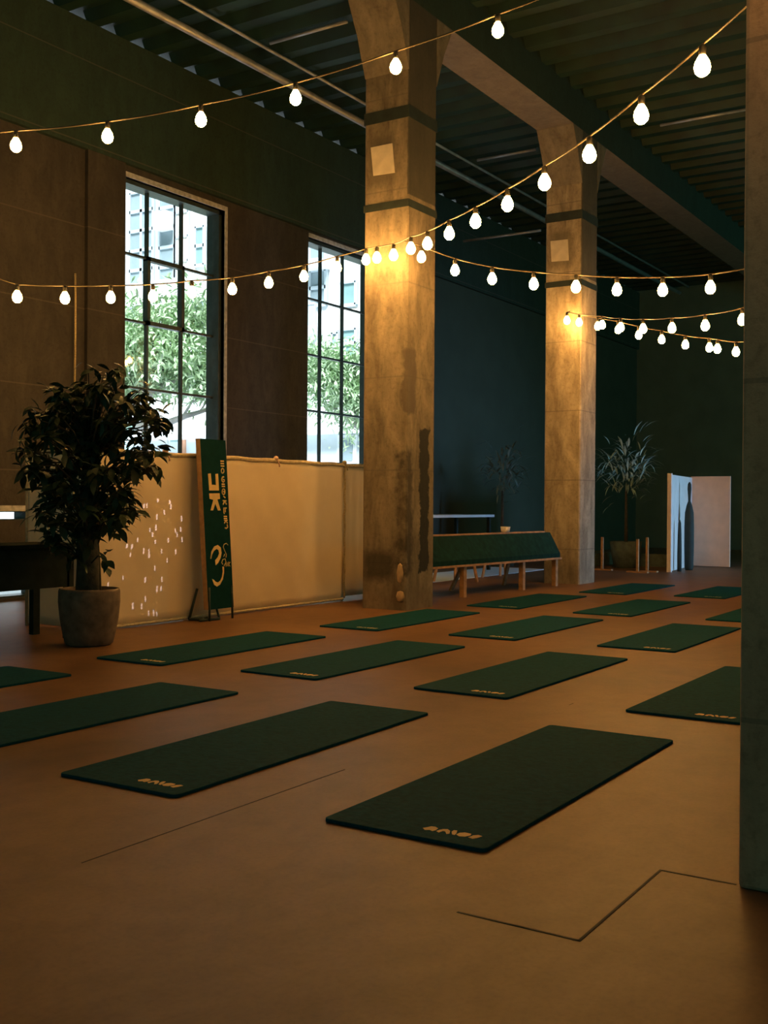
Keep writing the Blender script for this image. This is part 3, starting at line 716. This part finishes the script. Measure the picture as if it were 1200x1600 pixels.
C_ = list(zip([27, 101.5, 173, 239, 300, 363, 420, 475, 527], [463, 465, 464, 462, 456, 451, 441, 431, 417], [9.5 * (1 + .0165 * k) for k in range(9)]))
BC = [(u, v, d) for u, v, d in C_] + B_ + [(1205, 8, 5.0)]
string(BC, 'longest string of bulbs, sagging past the windows, rising right of the nearer column', ([(6.1, 8.6, 3.3), (5.6, YW, 3.6)], [(4.6, 1.0, 3.4), (3.5, .80, 3.6)]))
D_ = series([(658.5, 401), (711, 421.5), (769, 435), (834, 443), (900, 447.5), (964, 452), (1035.5, 452.5), (1110, 448.5)], 10.5, -.0219)
string(D_, 'nearly level string of bulbs crossing in front of the farther column', ([(9.1, 5.58, 3.63)], [(8.9, 2.0, 2.98), (8.8, .9, 3.2)]))
E_ = [(886, 500, 14.35)] + series([(934, 509), (966, 514.5), (998, 523), (1034, 530), (1071, 538), (1108.5, 542.5), (1121, 544.5), (1150, 549)], 14.2, -.02)
string(E_, 'lower one of the two far strings of bulbs running right from the farther column', ([(13.62, 5.75, 3.65)], [(12.4, 2.6, 2.9), (12.0, .9, 3.2)]))
string([], 'single bulb on a cable added unseen above the view to light the near pillar', ([(2.5, 1.9, 3.3)], [(2.5, -.9, 3.3), (2.5, -3.0, 3.9)]), [(2.52, .50, 2.95)])  # extra bulb out of view, added for the pillar's light
F_ = series([(905, 503), (941, 507), (970, 511), (1005, 513), (1050, 512), (1102, 508), (1160, 499)], 14.3, -.05)
string(F_, 'upper one of the two far strings of bulbs, curving up toward the dark pillar', ([(13.63, 5.62, 3.6)], [(9.5, 1.6, 3.0), (9.3, .8, 3.3)]))

# ------------------------------------------------------------------ outside the windows
bm = BM(); add_box(bm, (5, YW + .32, -.25), (45, 60, -.05)); struct('ground_outside', bm, M_PAVE)
FX = 30.0
fb = thing('apartment_facade', 'pale apartment block with grids of windows seen through both windows', 'building', (FX, 25, 0))
def FP(u, v, X=FX): p = atX(u, v, X); return (p.y - 25, p.z)
def fbox(name, u0, v0, u1, v1, d0, d1, m, parent=fb):
    a, b = FP(u0, v0), FP(u1, v1); y0, y1 = sorted((a[0], b[0])); z0, z1 = sorted((a[1], b[1]))
    return box_obj(name, (d0, y0, z0), (d1, y1, z1), m, parent)
box_obj('wall', (.0, -9, 0), (1.5, 16, 19), M_FAC, fb)
def wgrid(u0, v0, u1, v1, nx, nz, m, bar=.06):
    a, b = FP(u0, v0), FP(u1, v1); y0, y1 = sorted((a[0], b[0])); z0, z1 = sorted((a[1], b[1]))
    w = box_obj('window', (-.04, y0, z0), (.02, y1, z1), m, fb)
    bm = BM()
    for i in range(nx + 1): yy = y0 + (y1 - y0) * i / nx; add_box(bm, (-.10, yy - bar, z0), (-.03, yy + bar, z1))
    for i in range(nz + 1): zz = z0 + (z1 - z0) * i / nz; add_box(bm, (-.10, y0, zz - bar), (-.03, y1, zz + bar))
    obj('window_bars', bm, M_FACBAR, w)
wgrid(205, 303, 241, 450, 2, 5, M_FACPANE)
wgrid(251, 296, 275, 447, 1, 5, M_FACPANE)
fbox('cream_panel', 276, 296, 296, 445, -.05, .02, M_FACCREAM)
wgrid(276, 296, 296, 445, 1, 4, M_FACCREAM, .04)
wgrid(307, 355, 321, 414, 1, 2, M_FACTEAL)
fbox('cream_panel', 298, 355, 306, 440, -.05, .02, M_FACCREAM)
fbox('slab_band', 185, 452, 345, 465, -.5, .02, M_FAC)
wgrid(203, 470, 228, 500, 1, 1, M_FACPANE)
wgrid(300, 470, 320, 520, 1, 1, M_FACPANE)
o = fbox('cooling_unit', 254, 336, 273, 360, -.5, -.05, M_FAC)
wgrid(486, 372, 511, 410, 1, 1, M_FACPANE); wgrid(486, 424, 511, 476, 1, 2, M_FACPANE)
fbox('slab_band', 484, 412, 516, 421, -.6, .02, M_FAC)
wgrid(534, 442, 558, 476, 1, 1, M_FACTEAL); wgrid(534, 515, 558, 560, 1, 2, M_FACTEAL); wgrid(520, 520, 530, 540, 1, 1, M_FACPANE)
bm = BM()
a, b = FP(486, 480), FP(508, 511)
for k in range(9):
    yy = a[0] + (b[0] - a[0]) * k / 8; add_box(bm, (-.6, yy - .03, b[1]), (-.55, yy + .03, a[1]))
add_box(bm, (-.62, b[0], a[1] - .05), (-.54, a[0], a[1] + .03)); obj('balcony_railing', bm, M_FACBAR, fb)
fbox('cream_panel', 530, 485, 560, 512, -.05, .02, M_FACCREAM)
# low building in front of the block
LX = 23.0
lb = thing('low_building', 'low grey building with pale roof and louvred vent, low in the windows', 'building', (LX, 17, 0))
def LP(u, v): p = atX(u, v, LX); return (p.y - 17, p.z)
zr = LP(520, 676)[1]
box_obj('wall', (0, -6.5, 0), (4, 9, zr), M_SHED, lb)
bm = BM(); add_prism(bm, [(-.4, zr - .05), (-.4, zr + .06), (3.2, zr + 1.35), (4.2, zr + 1.35), (4.2, zr - .05)], 'y', -6.8, 9.3); obj('roof', bm, M_ROOF, lb)
a, b = LP(529, 680), LP(559, 724); ve = box_obj('vent', (-.06, b[0], b[1]), (0, a[0], a[1]), M_FAC, lb)
bm = BM(); n = 14
for k in range(n): zz = b[1] + .1 + (a[1] - b[1] - .2) * k / (n - 1); add_box(bm, (-.09, b[0] + .12, zz - .02), (-.05, a[0] - .12, zz + .02))
obj('vent_slats', bm, M_FACPANE, ve)
a, b = LP(296, 678), LP(322, 690); box_obj('window', (-.05, b[0], b[1]), (.0, a[0], a[1]), M_FAC, lb)
a, b = LP(283, 680), LP(291, 700); box_obj('orange_panel', (-.05, b[0], b[1] - .6), (.0, a[0], a[1]), M_BRICK, lb)
a, b = LP(268, 676), LP(282, 690); box_obj('window', (-.05, b[0], b[1]), (.0, a[0], a[1]), M_FACTEAL, lb)

def street_tree(label, base, blobs, limbs, n):
    r = thing('street_tree', label, 'tree', base, 0)
    bx = Vector(base); bm = BM()
    for L_, rad in limbs: add_tube(bm, [Vector(p) - bx for p in L_], rad, 7)
    obj('trunk', bm, M_TREEBARK, r, True)
    bm = BM()
    tot = sum(w for *_, w in blobs)
    for c, s, w in blobs:
        for k in range(int(n * w / tot)):
            p = Vector(c) - bx + Vector((random.gauss(0, s[0]), random.gauss(0, s[1]), random.gauss(0, s[2])))
            leaf(bm, p, Vector((random.gauss(0, .7), random.gauss(0, .7), random.gauss(-.4, .6))), random.uniform(.10, .21), random.uniform(.016, .03), Vector((random.gauss(0, .5), random.gauss(0, .5), 1)))
    o = obj('foliage', bm, M_TREELEAF, r, True); o['kind'] = 'stuff'
T = 18.5
def tp(u, v, d=T): return atD(u, v, d)
street_tree('green street tree seen through the left window', (atD(170, 700, T).x, atD(170, 700, T).y, -.05),
    [(tp(215, 525), (.35, .35, .28), 1), (tp(255, 500), (.4, .4, .22), .8), (tp(300, 500), (.3, .3, .28), .9), (tp(225, 570), (.4, .4, .26), 1.1), (tp(285, 570), (.4, .4, .25), 1.0), (tp(325, 560), (.3, .3, .35), .9), (tp(200, 590), (.3, .3, .18), .5), (tp(320, 605), (.2, .2, .1), .3), (tp(150, 560), (.5, .5, .4), 1)], 
    [([(atD(170, 700, T).x, atD(170, 700, T).y, -.05), tp(172, 680), tp(190, 640)], [.2, .17, .13]),
     ([tp(190, 640), tp(240, 612), tp(272, 594), tp(305, 578)], [.10, .07, .06, .03]), ([tp(190, 640), tp(222, 600), tp(236, 560)], [.09, .06, .03]),
     ([tp(175, 670), tp(250, 665), tp(290, 650), tp(325, 640)], [.10, .07, .05, .03]), ([tp(285, 652), tp(300, 628), tp(325, 618)], [.03, .02, .012]), ([tp(312, 643), tp(325, 625)], [.02, .01])], 9500)
T2 = 23.5
street_tree('green street tree seen through the right window beside the nearer column', (atD(640, 700, T2).x, atD(640, 700, T2).y, -.05),
    [(tp(492, 585, T2), (.3, .3, .35), .8), (tp(500, 560, T2), (.35, .35, .16), .4), (tp(535, 600, T2), (.35, .35, .3), .9), (tp(558, 615, T2), (.3, .3, .42), 1.1), (tp(555, 575, T2), (.3, .3, .25), .6)],
    [([(atD(640, 700, T2).x, atD(640, 700, T2).y, -.05), tp(635, 690, T2), tp(600, 670, T2)], [.2, .16, .1]), ([tp(600, 676, T2), tp(560, 668, T2), tp(525, 640, T2), tp(492, 622, T2)], [.09, .06, .04, .02]), ([tp(560, 668, T2), tp(550, 630, T2), tp(530, 600, T2)], [.05, .03, .015])], 7000)
